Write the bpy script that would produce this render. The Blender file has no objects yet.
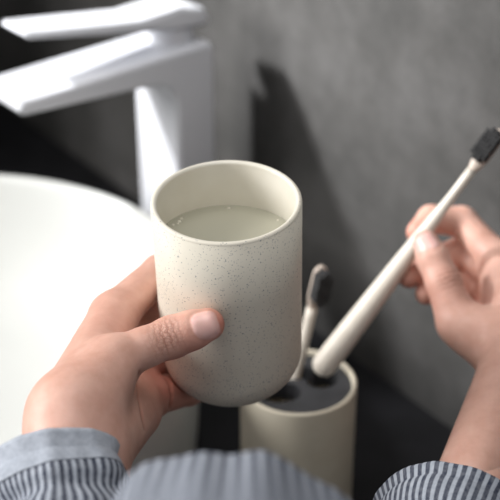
import bpy, bmesh, math, random
import numpy as np
from mathutils import Vector, Matrix, noise

random.seed(4)
COL = bpy.context.scene.collection
PI = math.pi

# ------------------------------------------------------------------ camera
CAM = Vector((0.0, 0.0, 0.561))
PITCH = math.radians(29.0)
FPX = 1232.0
RX = Vector((1, 0, 0))
FW = Vector((0, math.cos(PITCH), -math.sin(PITCH)))
UP = Vector((0, math.sin(PITCH), math.cos(PITCH)))


def P(px, py, d):
    """measured photo point at a given depth -> world point"""
    return CAM + RX * ((px - 250) / FPX * d) + UP * (-(py - 250) / FPX * d) + FW * d


cd = bpy.data.cameras.new('camera')
cam = bpy.data.objects.new('camera', cd)
COL.objects.link(cam)
cam.location = CAM
cam.rotation_euler = (PI / 2 - PITCH, 0, 0)
cd.sensor_width = 36.0
cd.lens = FPX / 500.0 * 36.0
cd.clip_start = 0.02
cd.dof.use_dof = True
cd.dof.focus_distance = 0.605
cd.dof.aperture_fstop = 7.0
bpy.context.scene.camera = cam


# ------------------------------------------------------------------ helpers
def srgb(r, g, b):
    def f(c):
        c /= 255.0
        return c / 12.92 if c <= 0.04045 else ((c + 0.055) / 1.055) ** 2.4
    return (f(r), f(g), f(b), 1.0)


def obj_from(name, verts, faces, mat=None, parent=None, smooth=True):
    me = bpy.data.meshes.new(name)
    me.from_pydata([tuple(v) for v in verts], [], faces)
    me.update()
    o = bpy.data.objects.new(name, me)
    COL.objects.link(o)
    if mat:
        me.materials.append(mat)
    if parent:
        o.parent = parent
    if smooth:
        me.polygons.foreach_set('use_smooth', [True] * len(me.polygons))
    return o


def empty(name, loc, label=None, cat=None, group=None):
    o = bpy.data.objects.new(name, None)
    COL.objects.link(o)
    o.location = loc
    o.empty_display_size = 0.01
    if label:
        o['label'] = label
        o['category'] = cat
    if group:
        o['group'] = group
    return o


def tag(o, label, cat, group=None):
    o['label'] = label
    o['category'] = cat
    if group:
        o['group'] = group
    return o


def lathe(profile, n=96, closed=False):
    """profile: list of (r, z); r==0 makes a pole. returns verts, faces (local, axis z)"""
    vs, fs, rings = [], [], []
    for r, z in profile:
        if r < 1e-7:
            rings.append([len(vs)])
            vs.append((0, 0, z))
        else:
            rings.append(list(range(len(vs), len(vs) + n)))
            for i in range(n):
                a = 2 * PI * i / n
                vs.append((r * math.cos(a), r * math.sin(a), z))
    for k in range(len(rings) - 1):
        A, B = rings[k], rings[k + 1]
        for i in range(n):
            j = (i + 1) % n
            if len(A) == 1 and len(B) == 1:
                continue
            if len(A) == 1:
                fs.append((A[0], B[j], B[i]))
            elif len(B) == 1:
                fs.append((A[i], A[j], B[0]))
            else:
                fs.append((A[i], A[j], B[j], B[i]))
    return vs, fs


def arc(cx, cz, r, a0, a1, n):
    return [(cx + r * math.cos(math.radians(a0 + (a1 - a0) * i / n)),
             cz + r * math.sin(math.radians(a0 + (a1 - a0) * i / n))) for i in range(n + 1)]


def fix_normals(o):
    bm = bmesh.new()
    bm.from_mesh(o.data)
    bmesh.ops.recalc_face_normals(bm, faces=bm.faces)
    bm.to_mesh(o.data)
    bm.free()


def frame_from(z, xhint=Vector((1, 0, 0))):
    z = z.normalized()
    y = z.cross(xhint).normalized()
    x = y.cross(z).normalized()
    return Matrix((x, y, z)).transposed()


def set_attr(o, name, vals):
    a = o.data.attributes.new(name, 'FLOAT', 'POINT')
    a.data.foreach_set('value', np.asarray(vals, dtype=np.float32))


# ------------------------------------------------------------------ materials
def mat(name):
    m = bpy.data.materials.new(name)
    m.use_nodes = True
    nt = m.node_tree
    return m, nt, nt.nodes['Principled BSDF']


def N(nt, t, **kw):
    n = nt.nodes.new(t)
    for k, v in kw.items():
        setattr(n, k, v)
    return n


def mixc(nt, fac, a, b, blend='MIX'):
    m = N(nt, 'ShaderNodeMix', data_type='RGBA', blend_type=blend)
    for i, v in ((0, fac), (6, a), (7, b)):
        if hasattr(v, 'is_output'):
            nt.links.new(v, m.inputs[i])
        else:
            m.inputs[i].default_value = v
    return m.outputs[2]


def ramp(nt, src, stops):
    r = N(nt, 'ShaderNodeValToRGB')
    el = r.color_ramp.elements
    el[0].position, el[0].color = stops[0]
    el[1].position, el[1].color = stops[-1]
    for p, c in stops[1:-1]:
        e = el.new(p)
        e.color = c
    nt.links.new(src, r.inputs[0])
    return r.outputs[0]


def math_n(nt, op, a, b=None):
    m = N(nt, 'ShaderNodeMath', operation=op)
    for i, v in enumerate((a, b)):
        if v is None:
            continue
        if hasattr(v, 'is_output'):
            nt.links.new(v, m.inputs[i])
        else:
            m.inputs[i].default_value = v
    return m.outputs[0]


def noise_n(nt, scale, detail=4, rough=0.5, vec=None):
    t = N(nt, 'ShaderNodeTexNoise')
    t.inputs['Scale'].default_value = scale
    t.inputs['Detail'].default_value = detail
    t.inputs['Roughness'].default_value = rough
    if vec is None:
        vec = N(nt, 'ShaderNodeTexCoord').outputs['Object']
    nt.links.new(vec, t.inputs['Vector'])
    return t.outputs['Fac']


def bump(nt, bsdf, height, strength, dist):
    b = N(nt, 'ShaderNodeBump')
    b.inputs['Strength'].default_value = strength
    b.inputs['Distance'].default_value = dist
    nt.links.new(height, b.inputs['Height'])
    nt.links.new(b.outputs[0], bsdf.inputs['Normal'])


W1 = (1, 1, 1, 1)
B0 = (0, 0, 0, 1)

# speckled stoneware
def ceramic(name, speck=True):
    m, nt, bs = mat(name)
    co = N(nt, 'ShaderNodeTexCoord').outputs['Object']
    col = mixc(nt, noise_n(nt, 60, 3, 0.5, co), srgb(223, 217, 202), srgb(231, 226, 213))
    if speck:
        patch = ramp(nt, noise_n(nt, 45, 2, 0.5, co), [(0.32, (0.25, .25, .25, 1)), (0.68, W1)])
        for sc, prob, rad, c in ((1000, 0.13, 0.31, srgb(116, 122, 130)),
                                (560, 0.035, 0.22, srgb(78, 84, 94)),
                                (1500, 0.20, 0.36, srgb(140, 142, 144))):
            w = N(nt, 'ShaderNodeTexVoronoi')
            w.inputs['Scale'].default_value = sc
            nt.links.new(co, w.inputs['Vector'])
            near = math_n(nt, 'LESS_THAN', w.outputs['Distance'], rad)
            sep = N(nt, 'ShaderNodeSeparateColor')
            nt.links.new(w.outputs['Color'], sep.inputs[0])
            pick = math_n(nt, 'LESS_THAN', sep.outputs[0], math_n(nt, 'MULTIPLY', patch, prob))
            fac = math_n(nt, 'MULTIPLY', math_n(nt, 'MULTIPLY', near, pick), 0.85)
            col = mixc(nt, fac, col, c)
    nt.links.new(col, bs.inputs['Base Color'])
    bs.inputs['Roughness'].default_value = 0.52
    bs.inputs['Specular IOR Level'].default_value = 0.35
    bump(nt, bs, noise_n(nt, 900, 2, 0.5, co), 0.06, 0.0005)
    return m


M_CUP = ceramic('speckled_stoneware')
M_HOLDER = ceramic('cream_stoneware', False)
_n = M_HOLDER.node_tree
_n.links.remove(_n.nodes['Principled BSDF'].inputs['Base Color'].links[0])
_n.links.new(ramp(_n, noise_n(_n, 70), [(0.3, srgb(214, 206, 187)), (0.7, srgb(221, 214, 196))]), _n.nodes['Principled BSDF'].inputs['Base Color'])
M_CUPIN = ceramic('cream_glaze', False)
M_CUPIN.node_tree.nodes['Principled BSDF'].inputs['Roughness'].default_value = 0.35
_n = M_CUPIN.node_tree
_n.links.remove(_n.nodes['Principled BSDF'].inputs['Base Color'].links[0])
_n.links.new(ramp(_n, noise_n(_n, 60), [(0.3, srgb(228, 223, 210)), (0.7, srgb(234, 230, 219))]), _n.nodes['Principled BSDF'].inputs['Base Color'])

m, nt, bs = mat('white_porcelain')
bs.inputs['Base Color'].default_value = srgb(214, 216, 214)
bs.inputs['Roughness'].default_value = 0.5
M_PORC = m
m, nt, bs = mat('white_enamel')
bs.inputs['Base Color'].default_value = srgb(208, 210, 216)
bs.inputs['Roughness'].default_value = 0.3
M_FAUCET = m

m, nt, bs = mat('grey_concrete_wall')
co = N(nt, 'ShaderNodeTexCoord').outputs['Object']
n1 = noise_n(nt, 11, 6, 0.62, co)
n2 = noise_n(nt, 40, 5, 0.65, co)
c1 = ramp(nt, n1, [(0.3, srgb(40, 40, 39)), (0.5, srgb(60, 59, 58)), (0.7, srgb(80, 79, 79))])
c2 = mixc(nt, 0.35, c1, ramp(nt, n2, [(0.3, srgb(42, 42, 41)), (0.7, srgb(80, 79, 78))]))
nt.links.new(c2, bs.inputs['Base Color'])
bs.inputs['Roughness'].default_value = 0.75
bump(nt, bs, n2, 0.15, 0.002)
M_WALL = m

m, nt, bs = mat('black_stone')
n1 = noise_n(nt, 30, 5, 0.6)
nt.links.new(ramp(nt, n1, [(0.3, srgb(13, 13, 15)), (0.7, srgb(24, 24, 27))]), bs.inputs['Base Color'])
bs.inputs['Specular IOR Level'].default_value = 0.2
bs.inputs['Roughness'].default_value = 0.6
M_STONE = m

m, nt, bs = mat('charcoal_rubber')
nt.links.new(ramp(nt, noise_n(nt, 60), [(0.3, srgb(50, 51, 54)), (0.7, srgb(61, 62, 66))]), bs.inputs['Base Color'])
bs.inputs['Roughness'].default_value = 0.55
M_RUBBER = m

m, nt, bs = mat('cream_handle')
nt.links.new(ramp(nt, noise_n(nt, 120), [(0.3, srgb(222, 214, 202)), (0.7, srgb(230, 223, 212))]), bs.inputs['Base Color'])
bs.inputs['Roughness'].default_value = 0.4
M_HANDLE = m
m, nt, bs = mat('beige_pink_plastic')
nt.links.new(ramp(nt, noise_n(nt, 120), [(0.3, srgb(192, 178, 166)), (0.7, srgb(204, 190, 178))]), bs.inputs['Base Color'])
bs.inputs['Roughness'].default_value = 0.45
M_BRUSHHEAD = m
m, nt, bs = mat('charcoal_bristle')
nt.links.new(ramp(nt, noise_n(nt, 900), [(0.3, srgb(26, 26, 27)), (0.7, srgb(46, 46, 48))]), bs.inputs['Base Color'])
bs.inputs['Roughness'].default_value = 0.8
M_BRISTLE = m

# skin
def attr(nt, name):
    a = N(nt, 'ShaderNodeAttribute')
    a.attribute_name = name
    return a.outputs['Fac']


m, nt, bs = mat('skin')
co = N(nt, 'ShaderNodeTexCoord').outputs['Object']
nz = noise_n(nt, 90, 4, 0.6, co)
skin = ramp(nt, nz, [(0.3, srgb(207, 159, 142)), (0.7, srgb(223, 179, 163))])
skin = mixc(nt, attr(nt, 'red'), skin, srgb(204, 128, 112))
wz = N(nt, 'ShaderNodeMath', operation='MULTIPLY')
# wrinkle lines across the joints
ax = math_n(nt, 'ADD', attr(nt, 'axis'), math_n(nt, 'MULTIPLY', noise_n(nt, 230, 3, 0.6, co), 0.005))
wv = math_n(nt, 'SINE', math_n(nt, 'MULTIPLY', ax, 2 * PI / 0.0058))
wv = math_n(nt, 'POWER', math_n(nt, 'ABSOLUTE', wv), 0.45)
vk = N(nt, 'ShaderNodeTexVoronoi', feature='DISTANCE_TO_EDGE')
vk.inputs['Scale'].default_value = 520
nt.links.new(co, vk.inputs['Vector'])
vkm = N(nt, 'ShaderNodeMapRange')
vkm.inputs['From Max'].default_value = 0.14
vkm.inputs['To Min'].default_value = 0.45
nt.links.new(vk.outputs['Distance'], vkm.inputs['Value'])
wv = math_n(nt, 'MULTIPLY', wv, vkm.outputs[0])
wm = attr(nt, 'wrinkle')
wl = math_n(nt, 'MULTIPLY', math_n(nt, 'SUBTRACT', 1.0, wv), wm)
skin = mixc(nt, math_n(nt, 'MULTIPLY', wl, 0.9), skin, srgb(150, 92, 74))
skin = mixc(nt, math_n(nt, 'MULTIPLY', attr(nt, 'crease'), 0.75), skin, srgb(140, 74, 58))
nail = attr(nt, 'nail')
col = mixc(nt, nail, skin, srgb(233, 188, 180))
nt.links.new(col, bs.inputs['Base Color'])
rr = math_n(nt, 'SUBTRACT', 0.48, math_n(nt, 'MULTIPLY', nail, 0.2))
nt.links.new(rr, bs.inputs['Roughness'])
bs.inputs['Subsurface Weight'].default_value = 0.12
bs.inputs['Subsurface Radius'].default_value = (1.0, 0.35, 0.2)
bs.inputs['Subsurface Scale'].default_value = 0.004
h = math_n(nt, 'SUBTRACT', math_n(nt, 'MULTIPLY', noise_n(nt, 700, 3, 0.6, co),
                                  math_n(nt, 'SUBTRACT', 0.35, math_n(nt, 'MULTIPLY', nail, 0.35))),
           math_n(nt, 'MULTIPLY', wl, 1.6))
bump(nt, bs, h, 0.35, 0.0007)
M_SKIN = m

# striped cotton
m, nt, bs = mat('striped_cotton')
st = attr(nt, 'stripe')
s = math_n(nt, 'SINE', math_n(nt, 'MULTIPLY', st, 2 * PI))
f = ramp(nt, math_n(nt, 'ADD', math_n(nt, 'MULTIPLY', s, 0.5), 0.5), [(0.46, B0), (0.62, W1)])
nz = noise_n(nt, 400, 3, 0.6)
cl = mixc(nt, f, srgb(34, 41, 62), srgb(172, 179, 191))
cl = mixc(nt, 0.25, cl, ramp(nt, nz, [(0.3, srgb(90, 96, 108)), (0.7, srgb(196, 200, 208))]))
nt.links.new(cl, bs.inputs['Base Color'])
bs.inputs['Roughness'].default_value = 0.9
bs.inputs['Specular IOR Level'].default_value = 0.1
bump(nt, bs, nz, 0.2, 0.0005)
M_CLOTH = m

# water: a clear, faintly milky surface
m = bpy.data.materials.new('water')
m.use_nodes = True
nt = m.node_tree
nt.nodes.clear()
out = N(nt, 'ShaderNodeOutputMaterial')
tr = N(nt, 'ShaderNodeBsdfTransparent')
tr.inputs[0].default_value = (0.93, 0.94, 0.86, 1)
di = N(nt, 'ShaderNodeBsdfDiffuse')
di.inputs[0].default_value = srgb(216, 214, 196)
gl = N(nt, 'ShaderNodeBsdfGlossy')
gl.inputs['Roughness'].default_value = 0.03
mx = N(nt, 'ShaderNodeMixShader')
mx.inputs[0].default_value = 0.6
nt.links.new(tr.outputs[0], mx.inputs[1])
nt.links.new(di.outputs[0], mx.inputs[2])
fr = N(nt, 'ShaderNodeFresnel')
fr.inputs['IOR'].default_value = 1.33
mx2 = N(nt, 'ShaderNodeMixShader')
nt.links.new(fr.outputs[0], mx2.inputs[0])
nt.links.new(mx.outputs[0], mx2.inputs[1])
nt.links.new(gl.outputs[0], mx2.inputs[2])
nt.links.new(mx2.outputs[0], out.inputs[0])
M_WATER = m

# ------------------------------------------------------------------ room
WDIR = Vector((math.cos(math.radians(55)), -math.sin(math.radians(55)), 0))   # along the wall
WN = Vector((-WDIR.y * -1, -WDIR.x, 0))                                       # into the room
WN = Vector((-math.sin(math.radians(55)), -math.cos(math.radians(55)), 0))
W0 = Vector((-0.002, 0.958, 0))


def box_pts(o, ax, ay, az):
    vs = [o + ax * i + ay * j + az * k for k in (0, 1) for j in (0, 1) for i in (0, 1)]
    fs = [(0, 1, 3, 2), (4, 6, 7, 5), (0, 4, 5, 1), (2, 3, 7, 6), (0, 2, 6, 4), (1, 5, 7, 3)]
    return vs, fs


vs, fs = box_pts(Vector((-1.6, 0, -0.85)), Vector((2.6, 0, 0)), Vector((0, 0.1, 0)), Vector((0, 0, 2.6)))
o = obj_from('wall_back', vs, fs, M_WALL, smooth=False)
o.location = W0
o.rotation_euler = (0, 0, math.radians(-55))
o['kind'] = 'structure'
fix_normals(o)
vs, fs = box_pts(Vector((-0.65, 0.985, -0.85)), Vector((0.1, 0, 0)), Vector((0, 0.9, 0)), Vector((0, 0, 2.6)))
o = obj_from('light_blocker_left', vs, fs, M_WALL, smooth=False)  # unseen wall, added to keep lamp light off the back wall's left part
o['kind'] = 'structure'
fix_normals(o)
vs, fs = box_pts(Vector((-2.2, -1.2, -0.9)), Vector((4, 0, 0)), Vector((0, 4, 0)), Vector((0, 0, 0.05)))
o = obj_from('floor', vs, fs, M_STONE, smooth=False)
o['kind'] = 'structure'
fix_normals(o)

# countertop: prism running along the wall, front edge near the person
cp = [Vector((-1.0, 0.42, 0)), Vector((0.44, 0.42, 0))]
def wall_at_x(x):
    t = (x - W0.x) / WDIR.x
    return W0.y + WDIR.y * t
xr = W0.x + (0.42 - W0.y) / WDIR.y * WDIR.x
poly = [(-0.549, 0.42), (xr - 0.012, 0.42), (xr - 0.0122, wall_at_x(xr - 0.0122) - 0.003), (-0.549, wall_at_x(-0.549) - 0.003)]
bm = bmesh.new()
b_ = [bm.verts.new((x, y, -0.04)) for x, y in poly]
t_ = [bm.verts.new((x, y, 0.0)) for x, y in poly]
bm.faces.new(b_[::-1])
bm.faces.new(t_)
for i in range(4):
    j = (i + 1) % 4
    bm.faces.new((b_[i], b_[j], t_[j], t_[i]))
bmesh.ops.bevel(bm, geom=[e for e in bm.edges if abs(e.verts[0].co.y - 0.42) < 1e-6 and abs(e.verts[1].co.y - 0.42) < 1e-6],
                offset=0.003, segments=3, affect='EDGES')
me = bpy.data.meshes.new('countertop')
bm.to_mesh(me)
bm.free()
me.materials.append(M_STONE)
o = bpy.data.objects.new('countertop', me)
COL.objects.link(o)
o.location = W0
o.rotation_euler = (0, 0, math.radians(-55))
me.transform((Matrix.Translation(W0) @ Matrix.Rotation(math.radians(-55), 4, 'Z')).inverted())
tag(o, 'black stone countertop running along the grey wall under basin and toothbrush holder', 'countertop')

# ------------------------------------------------------------------ basin
BR, BH = 0.2, 0.13
prof = [(0, 0)] + [(0.17, 0)] + arc(0.178, 0.014, 0.014, -85, -10, 6) + [(0.1945, 0.05), (0.198, 0.095)]
prof += [(BR, BH - 0.006)] + arc(BR - 0.005, BH - 0.005, 0.005, 10, 170, 8)
prof += [(BR - 0.0115, BH - 0.012), (0.183, 0.09), (0.170, 0.06), (0.150, 0.036), (0.12, 0.022), (0.07, 0.014), (0.03, 0.0125), (0, 0.012)]
vs, fs = lathe(prof, 128)
root = empty('wash_basin', (-0.23, 0.71, 0), 'round white porcelain vessel basin left behind the held cup', 'basin')
o = obj_from('bowl', vs, fs, M_PORC, root)
fix_normals(o)
vs, fs = lathe([(0, 0.0125), (0.022, 0.0125), (0.0225, 0.0145), (0.021, 0.016), (0.016, 0.0162), (0.015, 0.0175), (0.008, 0.0195), (0, 0.02)], 48)
o = obj_from('drain', vs, fs, M_FAUCET, root)
fix_normals(o)
o['label'] = 'round white drain cap'

# ------------------------------------------------------------------ faucet
TH = math.radians(38)
D_ = Vector((-math.cos(TH), -math.sin(TH), 0))
E_ = Vector((math.sin(TH), -math.cos(TH), 0))
FA, FB, FL = 0.037, 0.060, 0.17
Q = P(215, 43, 0.95)
ZT = Q.z
FO = Vector((Q.x, Q.y, 0)) - E_ * FB
froot = empty('basin_faucet', FO + E_ * FB / 2 + D_ * FA / 2,
              'tall white lever faucet with a flat spout over the round basin', 'faucet')


def prism(name, prof, e0, e1, mat_, parent, bev=0.002, seg=3):
    """profile (s, z) extruded across E_ from e0 to e1"""
    bm = bmesh.new()
    org = parent.location
    A = [bm.verts.new(FO + D_ * s + E_ * e0 + Vector((0, 0, z)) - org) for s, z in prof]
    B = [bm.verts.new(FO + D_ * s + E_ * e1 + Vector((0, 0, z)) - org) for s, z in prof]
    bm.faces.new(A)
    bm.faces.new(B[::-1])
    n = len(prof)
    for i in range(n):
        j = (i + 1) % n
        bm.faces.new((A[i], B[i], B[j], A[j]))
    bmesh.ops.recalc_face_normals(bm, faces=bm.faces)
    ed = [e for e in bm.edges if e.is_manifold and e.calc_face_angle() > math.radians(32)]
    bmesh.ops.bevel(bm, geom=ed, offset=bev, segments=seg, affect='EDGES', clamp_overlap=True)
    me = bpy.data.meshes.new(name)
    bm.to_mesh(me)
    bm.free()
    me.materials.append(mat_)
    me.polygons.foreach_set('use_smooth', [True] * len(me.polygons))
    o = bpy.data.objects.new(name, me)
    COL.objects.link(o)
    o.parent = parent
    md = o.modifiers.new('wn', 'WEIGHTED_NORMAL')
    md.keep_sharp = True
    return o


DEC = 0.045
def ztop(s):
    return ZT - DEC * s
TIPH = 0.010
def zbot(s):
    t = (s - FA) / (FL - FA)
    return ztop(s) - (0.021 * (1 - t) + TIPH * t)
FR = 0.02
pf = [(0, 0), (FA, 0)]
c0 = zbot(FA)
for i in range(9):
    a = math.radians(180 - 90 * i / 8)
    s_ = FA + FR + FR * math.cos(a)
    pf.append((s_, min(zbot(s_), c0 - FR + FR * math.sin(a) - DEC * (s_ - FA) * 0.2)))
for k in range(1, 6):
    s_ = FA + FR + (FL - FA - FR) * k / 5
    pf.append((s_, zbot(s_)))
pf += [(FL, ztop(FL)), (0, ztop(0))]
prism('faucet_body', pf, 0, FB, M_FAUCET, froot, 0.0025)
# outlet slot under the spout tip
prism('outlet', [(FL - 0.03, zbot(FL - 0.03) - 0.003), (FL - 0.008, zbot(FL - 0.008) - 0.003), (FL - 0.008, zbot(FL - 0.008) + 0.002), (FL - 0.03, zbot(FL - 0.03) + 0.002)],
      0.008, FB - 0.008, M_RUBBER, froot, 0.0005, 1)
# lever with its neck
lz = ZT + 0.011
lv = [(-0.004, lz + 0.0), (0.03, lz + 0.002), (0.155, lz + 0.0215), (0.156, lz + 0.027), (0.06, lz + 0.016), (0.022, lz + 0.019), (-0.002, lz + 0.013)]
prism('lever', lv, 0.010, FB - 0.010, M_FAUCET, froot, 0.003)
vs, fs = lathe([(0, -0.003), (0.017, -0.003), (0.017, 0.012), (0.015, 0.0135), (0, 0.0135)], 48)
o = obj_from('lever_neck', vs, fs, M_FAUCET, froot)
o.location = FO + D_ * 0.02 + E_ * FB / 2 + Vector((0, 0, ZT)) - froot.location
fix_normals(o)
md = o.modifiers.new('b', 'EDGE_SPLIT')

# ------------------------------------------------------------------ cup
CR, CH, CRB = 0.0383, 0.1205, 0.0245
ROLL = math.radians(1.2)
TT = math.radians(36.3)
caxis = (RX * -math.sin(ROLL) + UP * math.cos(TT) - FW * math.sin(TT)).normalized()    # cup's own up
RIM = P(226.2, 199.5, 0.62)
CB = RIM - caxis * CH                                                            # centre of its base
CM = frame_from(caxis)
cup = empty('tumbler', CB, 'cream speckled ceramic tumbler half full of water, held in the left hand', 'cup')
cup.rotation_mode = 'QUATERNION'
cup.rotation_quaternion = CM.to_quaternion()
CT = 0.0032
prof = [(0, 0.0006), (0.012, 0.0)] + arc(CR - CRB, CRB, CRB, -88, 0, 20) + [(CR, 0.05), (CR, 0.08)]
prof += [(CR, CH - 0.0016)] + arc(CR - 0.0016, CH - 0.0016, 0.0016, 0, 90, 6)
vs, fs = lathe(prof, 128)
o = obj_from('outer_wall', vs, fs, M_CUP, cup)
fix_normals(o)
ri = CR - CT
prof = [(CR - 0.0016, CH)] + arc(ri + 0.0016, CH - 0.0016, 0.0016, 90, 180, 6) + [(ri, 0.08), (ri, 0.04)]
prof += arc(ri - 0.018, 0.006 + 0.018, 0.018, 0, -88, 12) + [(0, 0.006)]
vs, fs = lathe(prof, 128)
o = obj_from('inner_wall', vs, fs, M_CUPIN, cup)
o['label'] = 'plain cream glazed inside'
# inner face points inwards to the axis
bm = bmesh.new(); bm.from_mesh(o.data)
for f_ in bm.faces:
    f_.normal_update()
bm.normal_update()
flip = [f_ for f_ in bm.faces if f_.calc_center_median().to_2d().dot(f_.normal.to_2d()) > 0 and abs(f_.normal.z) < 0.5]
if len(flip) > 100:
    bmesh.ops.reverse_faces(bm, faces=bm.faces)
bm.to_mesh(o.data); bm.free()

# water: level surface in the tilted cup
WL = RIM - caxis * 0.0235
Mi = CM.inverted()
up_l = Mi @ Vector((0, 0, 1))
wl_l = Mi @ (WL - CB)
vs, fs = [tuple(wl_l)], []
nr, na = 10, 96
rw = ri - 0.0001
for k in range(1, nr + 1):
    r = rw * k / nr
    for i in range(na):
        a = 2 * PI * i / na
        x, y = r * math.cos(a), r * math.sin(a)
        z = wl_l.z - (up_l.x * x + up_l.y * y) / up_l.z
        if k == nr:
            z += 0.0006
        vs.append((x, y, z))
for i in range(na):
    fs.append((0, 1 + i, 1 + (i + 1) % na))
for k in range(nr - 1):
    for i in range(na):
        j = (i + 1) % na
        fs.append((1 + k * na + i, 1 + (k + 1) * na + i, 1 + (k + 1) * na + j, 1 + k * na + j))
w = obj_from('water', vs, fs, M_WATER)
w.location = CB
w.rotation_mode = 'QUATERNION'
w.rotation_quaternion = CM.to_quaternion()
tag(w, 'clear still water with tiny bubbles standing in the speckled tumbler', 'water')
# bubbles clinging where the water meets the wall
bv, bf = [], []
for (ang, rr_, sz) in ((2.55, 0.031, 0.0009), (2.45, 0.0322, 0.0007), (2.7, 0.0318, 0.0007), (1.57, 0.0325, 0.0009), (0.62, 0.032, 0.0006), (2.62, 0.0305, 0.0006)):
    x, y = rr_ * math.cos(ang), rr_ * math.sin(ang)
    z = wl_l.z - (up_l.x * x + up_l.y * y) / up_l.z
    v_, f_ = lathe([(0, sz * 0.8)] + [(sz * math.sin(t), sz * 0.8 * math.cos(t)) for t in (0.5, 1.0, 1.5, 2.0)], 10)
    b0 = len(bv)
    bv += [(x + a, y + b, z + c) for a, b, c in v_]
    bf += [tuple(b0 + q for q in ff) for ff in f_]
o = obj_from('bubble', bv, bf, M_CUPIN, w)
o['kind'] = 'stuff'

# ------------------------------------------------------------------ toothbrush holder
HR, HH = 0.0375, 0.105
HRIM = P(298.5, 380, 0.79)
hx, hy = HRIM.x, HRIM.y
HH = HRIM.z
hold = empty('toothbrush_holder', (hx, hy, 0), 'round cream toothbrush holder with dark slotted insert, behind the tumbler', 'toothbrush holder')
prof = [(0, 0)] + arc(HR - 0.006, 0.006, 0.006, -90, 0, 6) + [(HR, 0.05)] + arc(HR - 0.0015, HH - 0.0015, 0.0015, 0, 180, 10)
prof += [(HR - 0.003, HH - 0.05), (HR - 0.003, 0.006), (0, 0.006)]
vs, fs = lathe(prof, 96)
o = obj_from('holder_cup', vs, fs, M_HOLDER, hold)
fix_normals(o)
# insert: disc with openings, built on a fine grid and thickened
ro = HR - 0.0032
_ta, _tb = P(297.5, 368, 0.803), P(322.5, 265, 0.780)
_k = (HH - 0.006 - _ta.z) / (_tb.z - _ta.z)
_h = _ta + (_tb - _ta) * _k
BX, BY = _h.x - hx, _h.y - hy
def in_hole(x, y):
    for (cx, cy, a, b, rot) in ((-0.012, -0.009, 0.0135, 0.0105, 0.15), (0.0155, 0.006, 0.0105, 0.0095, 0.6),
                                (BX, BY, 0.0115, 0.0078, 0.05)):
        c, s_ = math.cos(rot), math.sin(rot)
        u = ((x - cx) * c + (y - cy) * s_) / a
        v = (-(x - cx) * s_ + (y - cy) * c) / b
        if u ** 2 + v ** 2 < 1:
            return True
    return False
gn = 96
bm = bmesh.new()
grid = {}
for i in range(gn + 1):
    for j in range(gn + 1):
        u, v = 2 * i / gn - 1, 2 * j / gn - 1
        x, y = u * math.sqrt(1 - v * v / 2) * ro, v * math.sqrt(1 - u * u / 2) * ro
        grid[i, j] = (x, y)
vmap = {}
def gv(i, j):
    if (i, j) not in vmap:
        vmap[i, j] = bm.verts.new((*grid[i, j], 0))
    return vmap[i, j]
for i in range(gn):
    for j in range(gn):
        q = [grid[i, j], grid[i + 1, j], grid[i + 1, j + 1], grid[i, j + 1]]
        if not in_hole(sum(p[0] for p in q) / 4, sum(p[1] for p in q) / 4):
            bm.faces.new((gv(i, j), gv(i + 1, j), gv(i + 1, j + 1), gv(i, j + 1)))
for _ in range(3):
    bv_ = [v for v in bm.verts if v.is_boundary and v.co.length < ro * 0.98]
    bmesh.ops.smooth_vert(bm, verts=bv_, factor=0.5, use_axis_x=True, use_axis_y=True)
me = bpy.data.meshes.new('insert')
bm.to_mesh(me); bm.free()
me.materials.append(M_RUBBER)
o = bpy.data.objects.new('insert', me)
COL.objects.link(o)
o.parent = hold
o.location = (0, 0, HH - 0.0035)
md = o.modifiers.new('t', 'SOLIDIFY'); md.thickness = 0.012; md.offset = -1
o['label'] = 'charcoal insert with three openings'

# ------------------------------------------------------------------ toothbrushes
def tube_along(path, radii, n=24, flat=1.0, side=None, cap=True):
    """path of Vectors, radii; flat scales the second axis"""
    vs, fs = [], []
    m_ = len(path)
    for k in range(m_):
        t = (path[min(k + 1, m_ - 1)] - path[max(k - 1, 0)]).normalized()
        s_ = side - t * side.dot(t)
        s_.normalize()
        b = t.cross(s_)
        for i in range(n):
            a = 2 * PI * i / n
            vs.append(path[k] + s_ * (radii[k] * math.cos(a)) + b * (radii[k] * flat * math.sin(a)))
    for k in range(m_ - 1):
        for i in range(n):
            j = (i + 1) % n
            fs.append((k * n + i, k * n + j, (k + 1) * n + j, (k + 1) * n + i))
    if cap:
        fs.append(tuple(range(n))[::-1])
        fs.append(tuple((m_ - 1) * n + i for i in range(n)))
    return vs, fs


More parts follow.
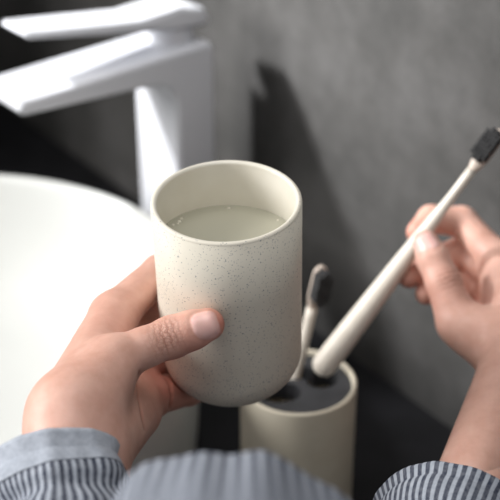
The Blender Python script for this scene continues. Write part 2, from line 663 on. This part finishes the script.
def toothbrush(label, p0, direc, length, rmax, bdir, neck=0.0028, scale_head=1.0):
    """p0: bottom end of the handle, direc: unit to the head, bdir: way the bristles point"""
    direc = direc.normalized()
    bdir = (bdir - direc * bdir.dot(direc)).normalized()
    root = empty('toothbrush', p0, label, 'toothbrush', 'toothbrushes')
    hl = length - 0.030
    zs, rs = [], []
    for k in range(8):
        a = PI / 2 * k / 8
        zs.append(rmax * (1 - math.cos(a)) * 1.0); rs.append(max(0.0004, rmax * math.sin(a)))
    for t in np.linspace(0.06, 1.0, 24):
        z = hl * t
        r = rmax * (1 - 0.42 * min(1, max(0, (t - 0.1) / 0.62)) ** 1.3)
        if t > 0.68:
            q = min(1, (t - 0.68) / 0.22)
            q = q * q * (3 - 2 * q)
            r = r * (1 - q) + neck * q
        zs.append(z); rs.append(r)
    pts = [direc * z for z in zs]
    vs, fs = tube_along(pts, rs, 28, 1.0, bdir)
    o = obj_from('handle', vs, fs, M_HANDLE, root)
    fix_normals(o)
    # head: flat rounded plate
    lat = direc.cross(bdir)
    hp, hv, hf = [], [], []
    n = 15
    zs = np.linspace(0, 1, n)
    out_ = []
    for t in zs:
        wid = 0.0028 + (0.0062 - 0.0028) * min(1, t / 0.3) ** 0.8
        if t > 0.78:
            wid *= math.sqrt(max(0.0, 1 - ((t - 0.78) / 0.225) ** 2))
        out_.append((hl - 0.001 + 0.031 * t, max(wid, 0.0012)))
    vs = []
    for z, wd in out_:
        for sx, sb in ((-1, -0.0022), (-0.8, 0.0022), (0.8, 0.0022), (1, -0.0022)):
            vs.append(direc * z + lat * (wd * scale_head * sx) + bdir * sb)
    fs = []
    for k in range(n - 1):
        for i in range(4):
            j = (i + 1) % 4
            fs.append((k * 4 + i, k * 4 + j, (k + 1) * 4 + j, (k + 1) * 4 + i))
    fs += [(3, 2, 1, 0), tuple((n - 1) * 4 + i for i in range(4))]
    o = obj_from('brush_head', vs, fs, M_BRUSHHEAD, root)
    fix_normals(o)
    sb_ = o.modifiers.new('s', 'SUBSURF'); sb_.levels = 2; sb_.render_levels = 2
    # bristle field: tufts as tapered prisms
    bv, bf = [], []
    for iz in range(9):
        for ix in (-1.5, -0.5, 0.5, 1.5):
            if iz in (0, 8) and abs(ix) > 1:
                continue
            z = hl + 0.0068 + iz * 0.0025
            c0_ = direc * z + lat * (ix * 0.0026 * scale_head) + bdir * 0.0015
            c1_ = c0_ + bdir * (0.0098 + 0.0006 * math.sin(iz * 2 + ix)) + lat * 0.0002
            v_, f_ = tube_along([c0_, c1_], [0.00125 * scale_head, 0.0014 * scale_head], 8, 1.0, direc)
            b0 = len(bv)
            bv += v_
            bf += [tuple(b0 + q for q in ff) for ff in f_]
    o = obj_from('bristles', bv, bf, M_BRISTLE, root, smooth=False)
    fix_normals(o)
    o['kind'] = 'stuff'
    o['label'] = 'dark charcoal bristles'
    return root


# brush standing in the holder
ta, tb = P(297.5, 368, 0.803), P(322.5, 265, 0.780)
dr = (tb - ta).normalized()
base_d = 0.0
top_pt = tb
L1 = (tb.z - 0.0085) / dr.z
p0 = top_pt - dr * L1
toothbrush('cream toothbrush with dark bristles standing upright in the holder', p0, dr, L1, 0.0056,
           RX * 0.36 - FW * 0.93, 0.0036)
# brush held in the right hand
ha, hb = P(317.5, 374, 0.770), P(437, 216, 0.752)
hd = (hb - ha).normalized()
HELD_A, HELD_D = ha, hd
toothbrush('cream toothbrush held diagonally by the right hand over the holder', ha, hd, 0.188, 0.0079,
           UP * 0.5 - FW * 0.8)

# ------------------------------------------------------------------ implicit-surface figure
def npv(v):
    return np.array([v.x, v.y, v.z], dtype=np.float32)


def smin(a, b, k):
    h = np.clip(0.5 + 0.5 * (b - a) / k, 0, 1)
    return b * (1 - h) + a * h - k * h * (1 - h)


def cone(X, Y, Z, a, b, ra, rb):
    ab = b - a
    L = float((ab ** 2).sum()) + 1e-12
    t = ((X - a[0]) * ab[0] + (Y - a[1]) * ab[1] + (Z - a[2]) * ab[2]) / L
    t = np.clip(t, 0, 1)
    dx, dy, dz = X - a[0] - t * ab[0], Y - a[1] - t * ab[1], Z - a[2] - t * ab[2]
    return np.sqrt(dx * dx + dy * dy + dz * dz) - (ra + (rb - ra) * t)


def surface_nets(d, org, h):
    """naive surface nets on the grid d -> verts, quads"""
    s = d < 0
    nx, ny, nz = d.shape
    cnt = np.zeros((nx - 1, ny - 1, nz - 1), np.int8)
    for i in (0, 1):
        for j in (0, 1):
            for k in (0, 1):
                cnt += s[i:nx - 1 + i, j:ny - 1 + j, k:nz - 1 + k]
    act = (cnt > 0) & (cnt < 8)
    idx = np.full(act.shape, -1, np.int64)
    ci, cj, ck = np.nonzero(act)
    idx[ci, cj, ck] = np.arange(len(ci))
    acc = np.zeros((len(ci), 3))
    num = np.zeros(len(ci))
    cor = [(i, j, k) for i in (0, 1) for j in (0, 1) for k in (0, 1)]
    for a in cor:
        for ax_ in range(3):
            if a[ax_] == 1:
                continue
            b = list(a); b[ax_] = 1
            da = d[ci + a[0], cj + a[1], ck + a[2]]
            db = d[ci + b[0], cj + b[1], ck + b[2]]
            cr = (da < 0) != (db < 0)
            t = np.where(cr, da / np.where(cr, da - db, 1), 0)
            for q in range(3):
                acc[:, q] += np.where(cr, a[q] + (t if q == ax_ else 0), 0)
            num += cr
    v = acc / num[:, None]
    v += np.stack([ci, cj, ck], 1)
    v = v * h + org
    quads = []
    # x edges
    for ax_ in range(3):
        sl0 = [slice(None)] * 3
        sl1 = [slice(None)] * 3
        sl0[ax_] = slice(0, -1)
        sl1[ax_] = slice(1, None)
        A, B = s[tuple(sl0)], s[tuple(sl1)]
        ed = A != B
        e = np.array(np.nonzero(ed)).T
        o1, o2 = [(1, 2), (2, 0), (0, 1)][ax_]
        ok = (e[:, o1] > 0) & (e[:, o2] > 0) & (e[:, o1] < d.shape[o1] - 1) & (e[:, o2] < d.shape[o2] - 1)
        e = e[ok]
        flip = ~A[e[:, 0], e[:, 1], e[:, 2]]
        def g(u, w):
            q = e.copy()
            q[:, o1] -= u
            q[:, o2] -= w
            return idx[q[:, 0], q[:, 1], q[:, 2]]
        f = np.stack([g(1, 1), g(0, 1), g(0, 0), g(1, 0)], 1)
        f[flip] = f[flip][:, ::-1]
        quads.append(f)
    return v, np.concatenate(quads)


def cup_sdf(X, Y, Z, grow=0.0004):
    """rounded cylinder of the tumbler's outside"""
    px, py, pz = X - CB.x, Y - CB.y, Z - CB.z
    a = caxis
    z = px * a.x + py * a.y + pz * a.z
    r = np.sqrt(np.maximum(px * px + py * py + pz * pz - z * z, 0))
    R = CR + grow
    qx = r - (R - CRB)
    zc = z - CRB + grow
    low = np.sqrt(np.maximum(qx, 0) ** 2 + np.minimum(zc, 0) ** 2) - CRB
    body = np.where(zc < 0, np.where(qx > 0, low, -zc - CRB), r - R)
    return np.maximum(body, z - CH)


class Hand:
    def __init__(self, joints, h, mirror=False):
        self.h = h

def build_hand(spec, h, carve, nails, wrinkles, reds, creases=()):
    """spec: dict palm=[(a,b,ra,rb)], fingers=[[(a,b,ra,rb),..]] -> verts, faces, attributes"""
    allp = [p for s in spec['palm'] for p in s[:2]] + [p for f in spec['fingers'] for s in f for p in s[:2]]
    A = np.array([npv(p) for p in allp])
    lo, hi = A.min(0) - 0.03, A.max(0) + 0.03
    n = np.ceil((hi - lo) / h).astype(int)
    xs = [lo[i] + h * np.arange(n[i]) for i in range(3)]
    X = xs[0][:, None, None].astype(np.float32)
    Y = xs[1][None, :, None].astype(np.float32)
    Z = xs[2][None, None, :].astype(np.float32)
    d = None
    for a, b, ra, rb in spec['palm']:
        c = cone(X, Y, Z, npv(a), npv(b), ra, rb)
        d = c if d is None else smin(d, c, spec['kp'])
    palm = d
    tot = palm.copy()
    for fi, fg in enumerate(spec['fingers']):
        pts = np.array([npv(p) for s in fg for p in s[:2]])
        l2, h2 = pts.min(0) - 0.03, pts.max(0) + 0.03
        i0 = np.clip(((l2 - lo) / h).astype(int), 0, n)
        i1 = np.clip(((h2 - lo) / h).astype(int) + 1, 0, n)
        sl = tuple(slice(i0[q], i1[q]) for q in range(3))
        xx, yy, zz = X[sl[0]], Y[:, sl[1]], Z[:, :, sl[2]]
        f = None
        for a, b, ra, rb in fg:
            c = cone(xx, yy, zz, npv(a), npv(b), ra, rb)
            f = c if f is None else smin(f, c, 0.003)
        g = smin(palm[sl], f, spec['kf'][fi])
        tot[sl] = smin(tot[sl], g, 0.0012)
    d = tot
    # nails: pressed groove around a slightly raised plate
    P3 = None
    for (c, u, v, nrm, lu, lv) in nails:
        c_, u_, v_, n_ = npv(c), npv(u), npv(v), npv(nrm)
        l2, h2 = c_ - 0.016, c_ + 0.016
        i0 = np.clip(((l2 - lo) / h).astype(int), 0, n)
        i1 = np.clip(((h2 - lo) / h).astype(int) + 1, 0, n)
        sl = tuple(slice(i0[q], i1[q]) for q in range(3))
        xx, yy, zz = X[sl[0]] - c_[0], Y[:, sl[1]] - c_[1], Z[:, :, sl[2]] - c_[2]
        e = (np.abs((xx * u_[0] + yy * u_[1] + zz * u_[2]) / lu) ** 3 + np.abs((xx * v_[0] + yy * v_[1] + zz * v_[2]) / lv) ** 3) ** (1 / 3)
        side = (xx * n_[0] + yy * n_[1] + zz * n_[2]) > -0.007
        gr = 0.0008 * np.exp(-((e - 1.08) / 0.13) ** 2) * side - 0.0002 * (e < 1) * side
        d[sl] += gr.astype(np.float32)
    if carve is not None:
        cs = carve(X, Y, Z)
        d = -smin(-d, cs, 0.0008)
    v, f = surface_nets(d, lo, h)
    # light relaxation
    nv = len(v)
    e = np.concatenate([f[:, [0, 1]], f[:, [1, 2]], f[:, [2, 3]], f[:, [3, 0]]])
    e = np.concatenate([e, e[:, ::-1]])
    deg = np.bincount(e[:, 0], minlength=nv).astype(float)
    for _ in range(3):
        s_ = np.stack([np.bincount(e[:, 0], weights=v[e[:, 1], q], minlength=nv) for q in range(3)], 1)
        v = v * 0.5 + 0.5 * s_ / deg[:, None]
    nail = np.zeros(nv); wr = np.zeros(nv); axv = np.zeros(nv); red = np.zeros(nv)
    for (c, u, w_, nrm, lu, lv) in nails:
        q = v - npv(c)
        e_ = (np.abs(q @ npv(u) / lu) ** 3 + np.abs(q @ npv(w_) / lv) ** 3) ** (1 / 3)
        side = (q @ npv(nrm)) > -0.007
        nail = np.maximum(nail, np.clip((1.06 - e_) / 0.1, 0, 1) * side)
    for (c, u, nrm, rad, lenu) in wrinkles:
        q = v - npv(c)
        uu = q @ npv(u)
        dd = np.sqrt(np.maximum((q ** 2).sum(1) - uu ** 2, 0))
        m_ = np.exp(-(uu / lenu) ** 2) * np.clip((rad * 1.8 - dd) / (rad * 0.6), 0, 1) * np.clip((q @ npv(nrm)) / (rad * 0.5), 0, 1)
        sel = m_ > wr
        wr = np.maximum(wr, m_)
        axv[sel] = uu[sel]
    for (c, rad, amt) in reds:
        q = v - npv(c)
        red = np.maximum(red, amt * np.exp(-(q ** 2).sum(1) / rad ** 2))
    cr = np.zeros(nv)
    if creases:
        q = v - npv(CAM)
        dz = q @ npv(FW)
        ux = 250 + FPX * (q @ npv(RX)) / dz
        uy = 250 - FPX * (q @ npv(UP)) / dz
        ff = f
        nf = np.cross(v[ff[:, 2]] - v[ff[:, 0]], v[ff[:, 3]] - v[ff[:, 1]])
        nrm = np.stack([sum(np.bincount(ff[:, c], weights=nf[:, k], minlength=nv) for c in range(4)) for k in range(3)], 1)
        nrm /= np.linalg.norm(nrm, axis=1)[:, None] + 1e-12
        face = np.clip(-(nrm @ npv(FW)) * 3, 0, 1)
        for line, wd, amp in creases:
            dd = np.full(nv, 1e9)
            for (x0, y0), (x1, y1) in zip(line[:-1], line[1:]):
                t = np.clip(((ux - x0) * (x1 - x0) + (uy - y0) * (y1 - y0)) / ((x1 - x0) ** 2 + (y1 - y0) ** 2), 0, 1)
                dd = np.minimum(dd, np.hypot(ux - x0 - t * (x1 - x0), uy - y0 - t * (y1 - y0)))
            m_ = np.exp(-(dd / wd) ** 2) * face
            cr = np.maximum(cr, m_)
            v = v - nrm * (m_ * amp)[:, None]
    return v, f, dict(nail=nail, wrinkle=wr, axis=axv, red=red, crease=cr)


def chain(pts):
    """[(point, radius), ...] -> segments"""
    return [(pts[i][0], pts[i + 1][0], pts[i][1], pts[i + 1][1]) for i in range(len(pts) - 1)]


RES = 0.0009
# ---- left hand around the tumbler
Lw = P(78, 432, 0.578)
Lidx = P(113, 315, 0.650)
Lmid = P(112, 333, 0.664)
Lrng = P(132, 370, 0.668)
Lpky = P(148, 398, 0.660)
bdir_ = (Lpky - Lidx).normalized()
Lw1, Lw2 = Lw - bdir_ * 0.010, Lw + bdir_ * 0.010
fore = P(66, 600, 0.53)
Tc, Tm, Ti, Tt = P(88, 402, 0.580), P(117, 358, 0.600), P(172, 337, 0.6105), P(208, 324.5, 0.6095)
Lspec = dict(
    kp=0.012,
    palm=[(Lw1, Lidx, 0.0165, 0.0112), (Lw1 * 0.6 + Lw2 * 0.4, Lmid, 0.017, 0.0115),
          (Lw1 * 0.3 + Lw2 * 0.7, Lrng, 0.017, 0.011), (Lw2, Lpky, 0.017, 0.0105),
          (Lw2 * 0.75 + Lpky * 0.25, Lw2 * 0.3 + Lpky * 0.7, 0.016, 0.0125),
          (Lw1, Lw1 + (fore - Lw), 0.018, 0.024), (Lw2, Lw2 + (fore - Lw), 0.018, 0.024),
          (Lw1 * 0.5 + Tc * 0.5, Tc * 0.35 + Tm * 0.65, 0.012, 0.0112)],
    fingers=[
        chain([(Tc, 0.0125), (Tm, 0.0112), (Tm * 0.5 + Ti * 0.5, 0.0098), (Ti, 0.0104), (Ti * 0.45 + Tt * 0.55, 0.0096), (Tt, 0.0083)]),
        chain([(Lidx, 0.0112), (P(160, 273, 0.686), 0.0103), (P(205, 264, 0.700), 0.0086), (P(240, 262, 0.694), 0.0075)]),
        chain([(Lmid, 0.0112), (P(158, 306, 0.706), 0.0098), (P(210, 296, 0.724), 0.0086), (P(247, 294, 0.715), 0.0075)]),
        chain([(Lrng, 0.0110), (P(174, 366, 0.708), 0.0100), (P(212, 330, 0.737), 0.0084), (P(245, 330, 0.730), 0.0073)]),
        chain([(Lpky, 0.0104), (P(188, 389, 0.694), 0.0092), (P(218, 380, 0.716), 0.0080), (P(240, 376, 0.722), 0.0068)]),
    ],
    kf=[0.010, 0.007, 0.006, 0.006, 0.007],
)
tdir = (Tt - Ti).normalized()
tn = (-FW * 0.93 + UP * 0.25 + RX * -0.15)
tn = (tn - tdir * tn.dot(tdir)).normalized()
tv = tdir.cross(tn)
nail_c = P(204.5, 323.5, 0.601)
Lnails = [(nail_c, tdir, tv, tn, 0.0062, 0.0066)]
Lwr = [(P(170, 336, 0.605), tdir, tn, 0.0105, 0.0075)]
Lred = [(P(220, 322, 0.605), 0.009, 0.8), (P(160, 385, 0.66), 0.035, 0.75), (P(125, 335, 0.63), 0.015, 0.35), (P(205, 352, 0.60), 0.016, 0.5),
        (P(152, 312, 0.70), 0.02, 0.8)]
Lv, Lf, La = build_hand(Lspec, RES, cup_sdf, Lnails, Lwr, Lred,
                        [([(140, 372), (137, 384), (139, 400), (145, 430)], 1.2, 0.0014), ([(163, 374), (170, 384), (172, 396), (170, 408)], 1.3, 0.0014)])

# ---- right hand pinching the toothbrush
def brush_sdf(X, Y, Z):
    a = npv(HELD_A); b = npv(HELD_A + HELD_D * 0.155)
    return cone(X, Y, Z, a, b, 0.0086, 0.0048)

Rw = P(524, 366, 0.705)
Rix, Rmd, Rrg, Rpk = P(498, 262, 0.768), P(504, 282, 0.775), P(510, 304, 0.774), P(514, 326, 0.766)
rb_ = (Rpk - Rix).normalized()
Rw1, Rw2 = Rw - rb_ * 0.010, Rw + rb_ * 0.012
Relb = P(396, 720, 0.52)
rf = Rw + (Relb - Rw).normalized() * 0.11
tT, tI, tM, tC = P(426, 243, 0.7385), P(444, 283, 0.728), P(458, 322, 0.722), P(500, 348, 0.712)
Rspec = dict(
    kp=0.012,
    palm=[(Rw1, Rix, 0.0165, 0.0115), (Rw1 * 0.6 + Rw2 * 0.4, Rmd, 0.017, 0.0118),
          (Rw1 * 0.3 + Rw2 * 0.7, Rrg, 0.017, 0.0112), (Rw2, Rpk, 0.017, 0.0105),
          (Rw1, Rw1 + (rf - Rw), 0.018, 0.018), (Rw2, Rw2 + (rf - Rw), 0.018, 0.018),
          (Rw1 * 0.4 + tC * 0.6, tC * 0.4 + tM * 0.6, 0.015, 0.0135)],
    fingers=[
        chain([(tC, 0.0150), (tM, 0.0125), (tI, 0.0105), (tT * 0.6 + tI * 0.4, 0.0098), (tT, 0.0080)]),
        chain([(Rix, 0.0112), (P(462, 222, 0.785), 0.0098), (P(431, 219, 0.779), 0.0086), (P(418, 232, 0.772), 0.0074)]),
        chain([(Rmd, 0.0112), (P(462, 252, 0.795), 0.0098), (P(427, 262, 0.784), 0.0086), (P(409, 277, 0.764), 0.0072)]),
        chain([(Rrg, 0.0108), (P(470, 284, 0.796), 0.0095), (P(440, 286, 0.784), 0.0082), (P(426, 294, 0.764), 0.0068)]),
        chain([(Rpk, 0.0100), (P(482, 316, 0.785), 0.0086), (P(458, 312, 0.772), 0.0075), (P(446, 316, 0.758), 0.0063)]),
    ],
    kf=[0.010, 0.007, 0.006, 0.006, 0.006],
)
rtd = (tT - tI).normalized()
rn = (-FW * 0.8 + RX * 0.55)
rn = (rn - rtd * rn.dot(rtd)).normalized()
Rnails = [(P(428, 243, 0.731) + rtd * 0.001, rtd, rtd.cross(rn), rn, 0.0060, 0.0055)]
Rwr = [(P(440, 284, 0.722), rtd, rn, 0.0105, 0.007)]
Rred = [(P(408, 277, 0.765), 0.012, 0.4), (P(425, 294, 0.765), 0.012, 0.4), (P(417, 232, 0.765), 0.014, 0.6), (P(446, 315, 0.755), 0.012, 0.8),
        (P(435, 300, 0.73), 0.02, 0.3)]
Rv, Rf, Ra = build_hand(Rspec, 0.0011, brush_sdf, Rnails, Rwr, Rred)

# ---- arms and trunk under the clothes (coarser)
LSh, RSh = Vector((-0.16, 0.02, 0.37)), Vector((0.20, 0.0, 0.37))
Lelb = P(52, 860, 0.455)
NK = Vector((0.02, -0.03, 0.40))
PV = Vector((0.02, 0.02, -0.10))
segs = [(fore, Lelb, 0.027, 0.026), (Lelb, LSh, 0.027, 0.036), (rf, Relb, 0.023, 0.025), (Relb, RSh, 0.026, 0.036),
        (LSh, NK, 0.045, 0.05), (RSh, NK, 0.045, 0.05), (NK, PV, 0.07, 0.10),
        (Vector((-0.07, -0.05, 0.30)), Vector((-0.05, 0.0, 0.0)), 0.09, 0.09), (Vector((0.11, -0.05, 0.30)), Vector((0.09, 0.0, 0.0)), 0.09, 0.09),
        (NK, NK + Vector((0, -0.01, 0.03)), 0.05, 0.045)]
A = np.array([npv(p) for s in segs for p in s[:2]])
lo, hi = A.min(0) - 0.12, A.max(0) + 0.12
hh = 0.006
n = np.ceil((hi - lo) / hh).astype(int)
X = (lo[0] + hh * np.arange(n[0]))[:, None, None].astype(np.float32)
Y = (lo[1] + hh * np.arange(n[1]))[None, :, None].astype(np.float32)
Z = (lo[2] + hh * np.arange(n[2]))[None, None, :].astype(np.float32)
d = None
for a, b, ra, rb in segs:
    c = cone(X, Y, Z, npv(a), npv(b), ra, rb)
    d = c if d is None else smin(d, c, 0.03)
Tv, Tf = surface_nets(d, lo, hh)

person = empty('person', (0.02, -0.06, -0.85),
               'person in a navy and white striped shirt holding the tumbler and a toothbrush', 'person')
allv = np.concatenate([Lv, Rv, Tv]) - npv(person.location)
allf = np.concatenate([Lf, Rf + len(Lv), Tf + len(Lv) + len(Rv)])
body = obj_from('body', allv.tolist(), [tuple(q) for q in allf.tolist()], M_SKIN, person)
for k in ('nail', 'wrinkle', 'axis', 'red', 'crease'):
    set_attr(body, k, np.concatenate([La[k], Ra[k], np.zeros(len(Tv))]))

# ---- clothing
def sleeve(path, radii, name, folds, stripes, seed, parent, cuff=0.006, roll=0.004, plain=0.0):
    """path: dense world points from cuff upwards; rolled cuff edge; stripes run along it"""
    n = 160
    pts, rs, kind = [], [], []
    m_ = len(path)
    vs, st, fs = [], [], []
    side = Vector((0.1, 0.3, -1))
    rows = []
    # inner lining near the cuff, then the lip, then outwards
    t0 = (path[1] - path[0]).normalized()
    prof = [(0.03, -0.004, 0), (0.012, -0.004, 0), (0.002, -0.003, 0)]
    for a in range(7):
        q = PI - PI * a / 6
        prof.append((-0.001 - roll * 0.9 * math.sin(q) * 1.0, roll * math.cos(q) * 0.9 + 0.001, 0))
    for dist, dr_, _ in prof:
        rows.append((path[0] + t0 * dist, radii[0] + dr_, 0.0, t0))
    acc = 0.0
    for k in range(m_):
        t = (path[min(k + 1, m_ - 1)] - path[max(k - 1, 0)]).normalized()
        if k:
            acc += (path[k] - path[k - 1]).length
        if acc < 0.004:
            continue
        if plain and rows[-1][2] < plain <= acc:
            rows.append((path[k], radii[k], plain - 1e-5, t))
        rows.append((path[k], radii[k], acc, t))
    for c, r, ac, t in rows:
        s_ = (side - t * side.dot(t)).normalized()
        b = t.cross(s_)
        # cuff band is thicker, then a groove, then gathered cloth
        band = cuff * 0.55 * math.exp(-((ac - 0.006) / 0.009) ** 2) - 0.0035 * math.exp(-((ac - 0.024) / 0.005) ** 2)
        for i in range(n + 1):
            a = 2 * PI * i / n
            dirv = s_ * math.cos(a) + b * math.sin(a)
            amp = folds * min(1.0, ac / 0.03)
            nz_ = noise.noise(Vector((math.cos(a) * 1.6 + seed, math.sin(a) * 1.6, ac * 22))) * amp
            nz_ += noise.noise(Vector((math.cos(a) * 0.8 + seed * 2, math.sin(a) * 0.8, ac * 55 + 3))) * amp * 0.6
            nz_ += noise.noise(Vector((math.cos(a) * 3 + seed, math.sin(a) * 3, ac * 10))) * 0.002
            vs.append(c + dirv * (r + band + nz_))
            st.append(0.18 if ac < plain else (i / n) * stripes + 0.5 * noise.noise(Vector((seed, ac * 15, math.cos(a)))))
    R_ = len(rows)
    for k in range(R_ - 1):
        for i in range(n):
            q, w_ = k * (n + 1) + i, (k + 1) * (n + 1) + i
            fs.append((q, q + 1, w_ + 1, w_))
    org = person.location
    vs = [v - org for v in vs]
    # duplicate seam values: give the seam its own column so stripes stay continuous
    o = obj_from(name, vs, fs, M_CLOTH, parent)
    set_attr(o, 'stripe', st)
    fix_normals(o)
    return o


def bez(pts, n):
    """Catmull-Rom through the points"""
    out_ = []
    p = [pts[0] * 2 - pts[1]] + pts + [pts[-1] * 2 - pts[-2]]
    for k in range(1, len(p) - 2):
        for i in range(n):
            t = i / n
            a, b, c, d_ = p[k - 1], p[k], p[k + 1], p[k + 2]
            out_.append(0.5 * ((2 * b) + (c - a) * t + (2 * a - 5 * b + 4 * c - d_) * t * t + (3 * b - a - 3 * c + d_) * t ** 3))
    out_.append(pts[-1])
    return out_


def interp(vals, m_):
    return list(np.interp(np.linspace(0, len(vals) - 1, m_), range(len(vals)), vals))


# shirt body: loose cloth bulging forward between the arms
SC = Vector((0.02, 0.02, 0))
nu, nvv = 360, 200
topz = 0.42
X0 = -0.008


def front(z):
    """how far forward the loose front hangs at a height"""
    if z <= 0.242:
        return 0.3625
    if z <= 0.296:
        return 0.3025 + math.sqrt(max(0, 0.06 ** 2 - (z - 0.242) ** 2))
    e = 0.3025 + math.sqrt(0.06 ** 2 - 0.054 ** 2)
    return e + (0.09 - e) * min(1.0, (z - 0.296) / 0.124)


LX = [-150, 60, 95, 115, 125, 140, 165, 190, 215, 240, 265, 290, 315, 340, 355, 400, 600]
LD = [300, 86, 47, 25, 12, 4, 0, -2, -5, -4, -3, 2, 9, 18, 28, 62, 300]
vs2, fs = [], []
for k in range(nvv + 1):
    t = k / nvv
    z = -0.12 + (topz + 0.12) * t
    sh = 1.0
    if t > 0.8:
        q = (t - 0.8) / 0.2
        sh = math.sqrt(max(0.0, 1 - (q * 0.93) ** 2))
    for i in range(nu):
        a = 2 * PI * i / nu
        p = SC + Vector((0.185 * sh * math.cos(a), 0.12 * sh * math.sin(a), z))
        if math.sin(a) > 0:
            lx = p.x - X0
            lift = 0.00045 * float(np.interp(p.x / 0.000349 + 250, LX, LD)) + 0.001 * math.sin(lx * 130) + 0.0008 * math.sin(lx * 290 + 1)
            y = front(z + lift) - 2.5 * lx * lx
            y = y * math.sin(a) ** 0.25 if y > 0 else y
            p.y = max(p.y, y)
        nz_ = noise.noise(Vector((p.x * 30, p.y * 5, p.z * 7))) * 0.007 + noise.noise(Vector((p.x * 90, p.y * 8, p.z * 12))) * 0.0015
        vs2.append(p + Vector((nz_ * math.cos(a), nz_ * math.sin(a), nz_ * 0.6)))
stripe = [(-p.x / 0.0049 if math.sin(2 * PI * (q % nu) / nu) > 0 else p.x / 0.0049) for q, p in enumerate(vs2)]
for k in range(nvv):
    for i in range(nu):
        j = (i + 1) % nu
        fs.append((k * nu + i, k * nu + j, (k + 1) * nu + j, (k + 1) * nu + i))
shirt = obj_from('shirt', [p - person.location for p in vs2], fs, M_CLOTH, person)
set_attr(shirt, 'stripe', stripe)
fix_normals(shirt)

lp = bez([P(53, 466, 0.564), P(62, 535, 0.546), P(62, 640, 0.52), Lelb, Lelb * 0.5 + LSh * 0.5 + Vector((0, -0.01, 0)), LSh], 30)
sleeve(lp, interp([0.0255, 0.040, 0.048, 0.052, 0.06, 0.066], len(lp)), 'sleeve', 0.008, 58, 1.3, shirt, plain=0.012)
rp = bez([P(455, 534, 0.602), P(436, 590, 0.572), Relb, Relb * 0.5 + RSh * 0.5 + Vector((0, -0.01, 0)), RSh], 34)
sleeve(rp, interp([0.036, 0.041, 0.047, 0.058, 0.066], len(rp)), 'sleeve', 0.006, 60, 5.1, shirt)

# ------------------------------------------------------------------ light
w = bpy.data.worlds.new('world')
bpy.context.scene.world = w
w.use_nodes = True
bg = w.node_tree.nodes['Background']
bg.inputs[0].default_value = (1.0, 0.985, 0.965, 1)
bg.inputs[1].default_value = 0.43


def area(name, loc, target, sx, sy, power, color):
    l = bpy.data.lights.new(name, 'AREA')
    l.shape = 'RECTANGLE'
    l.size, l.size_y = sx, sy
    l.energy = power
    l.color = color
    o = bpy.data.objects.new(name, l)
    COL.objects.link(o)
    o.location = loc
    o.rotation_euler = (Vector(target) - Vector(loc)).to_track_quat('-Z', 'Y').to_euler()
    return o


area('window_light', (-1.2, 0.60, 0.72), (0.0, 0.66, 0.2), 0.45, 0.55, 18.5, (1.0, 0.98, 0.95))
area('overhead_fill', (-0.2, 0.42, 1.6), (0.0, 0.58, 0.2), 1.0, 0.9, 9, (1.0, 0.98, 0.96))  # added soft fill from above for cup and hands, no real source
sl = bpy.data.lights.new('sun_patch', 'SPOT')
sl.energy = 190
sl.spot_size = math.radians(30)
sl.spot_blend = 1.0
sl.shadow_soft_size = 0.06
so = bpy.data.objects.new('sun_patch', sl)
COL.objects.link(so)
so.location = (-0.95, 0.95, 1.0)
so.rotation_euler = (Vector((0.02, 0.94, 0.33)) - so.location).to_track_quat('-Z', 'Y').to_euler()

sc = bpy.context.scene
sc.view_settings.view_transform = 'Standard'
sc.view_settings.look = 'None'
sc.view_settings.exposure = 0
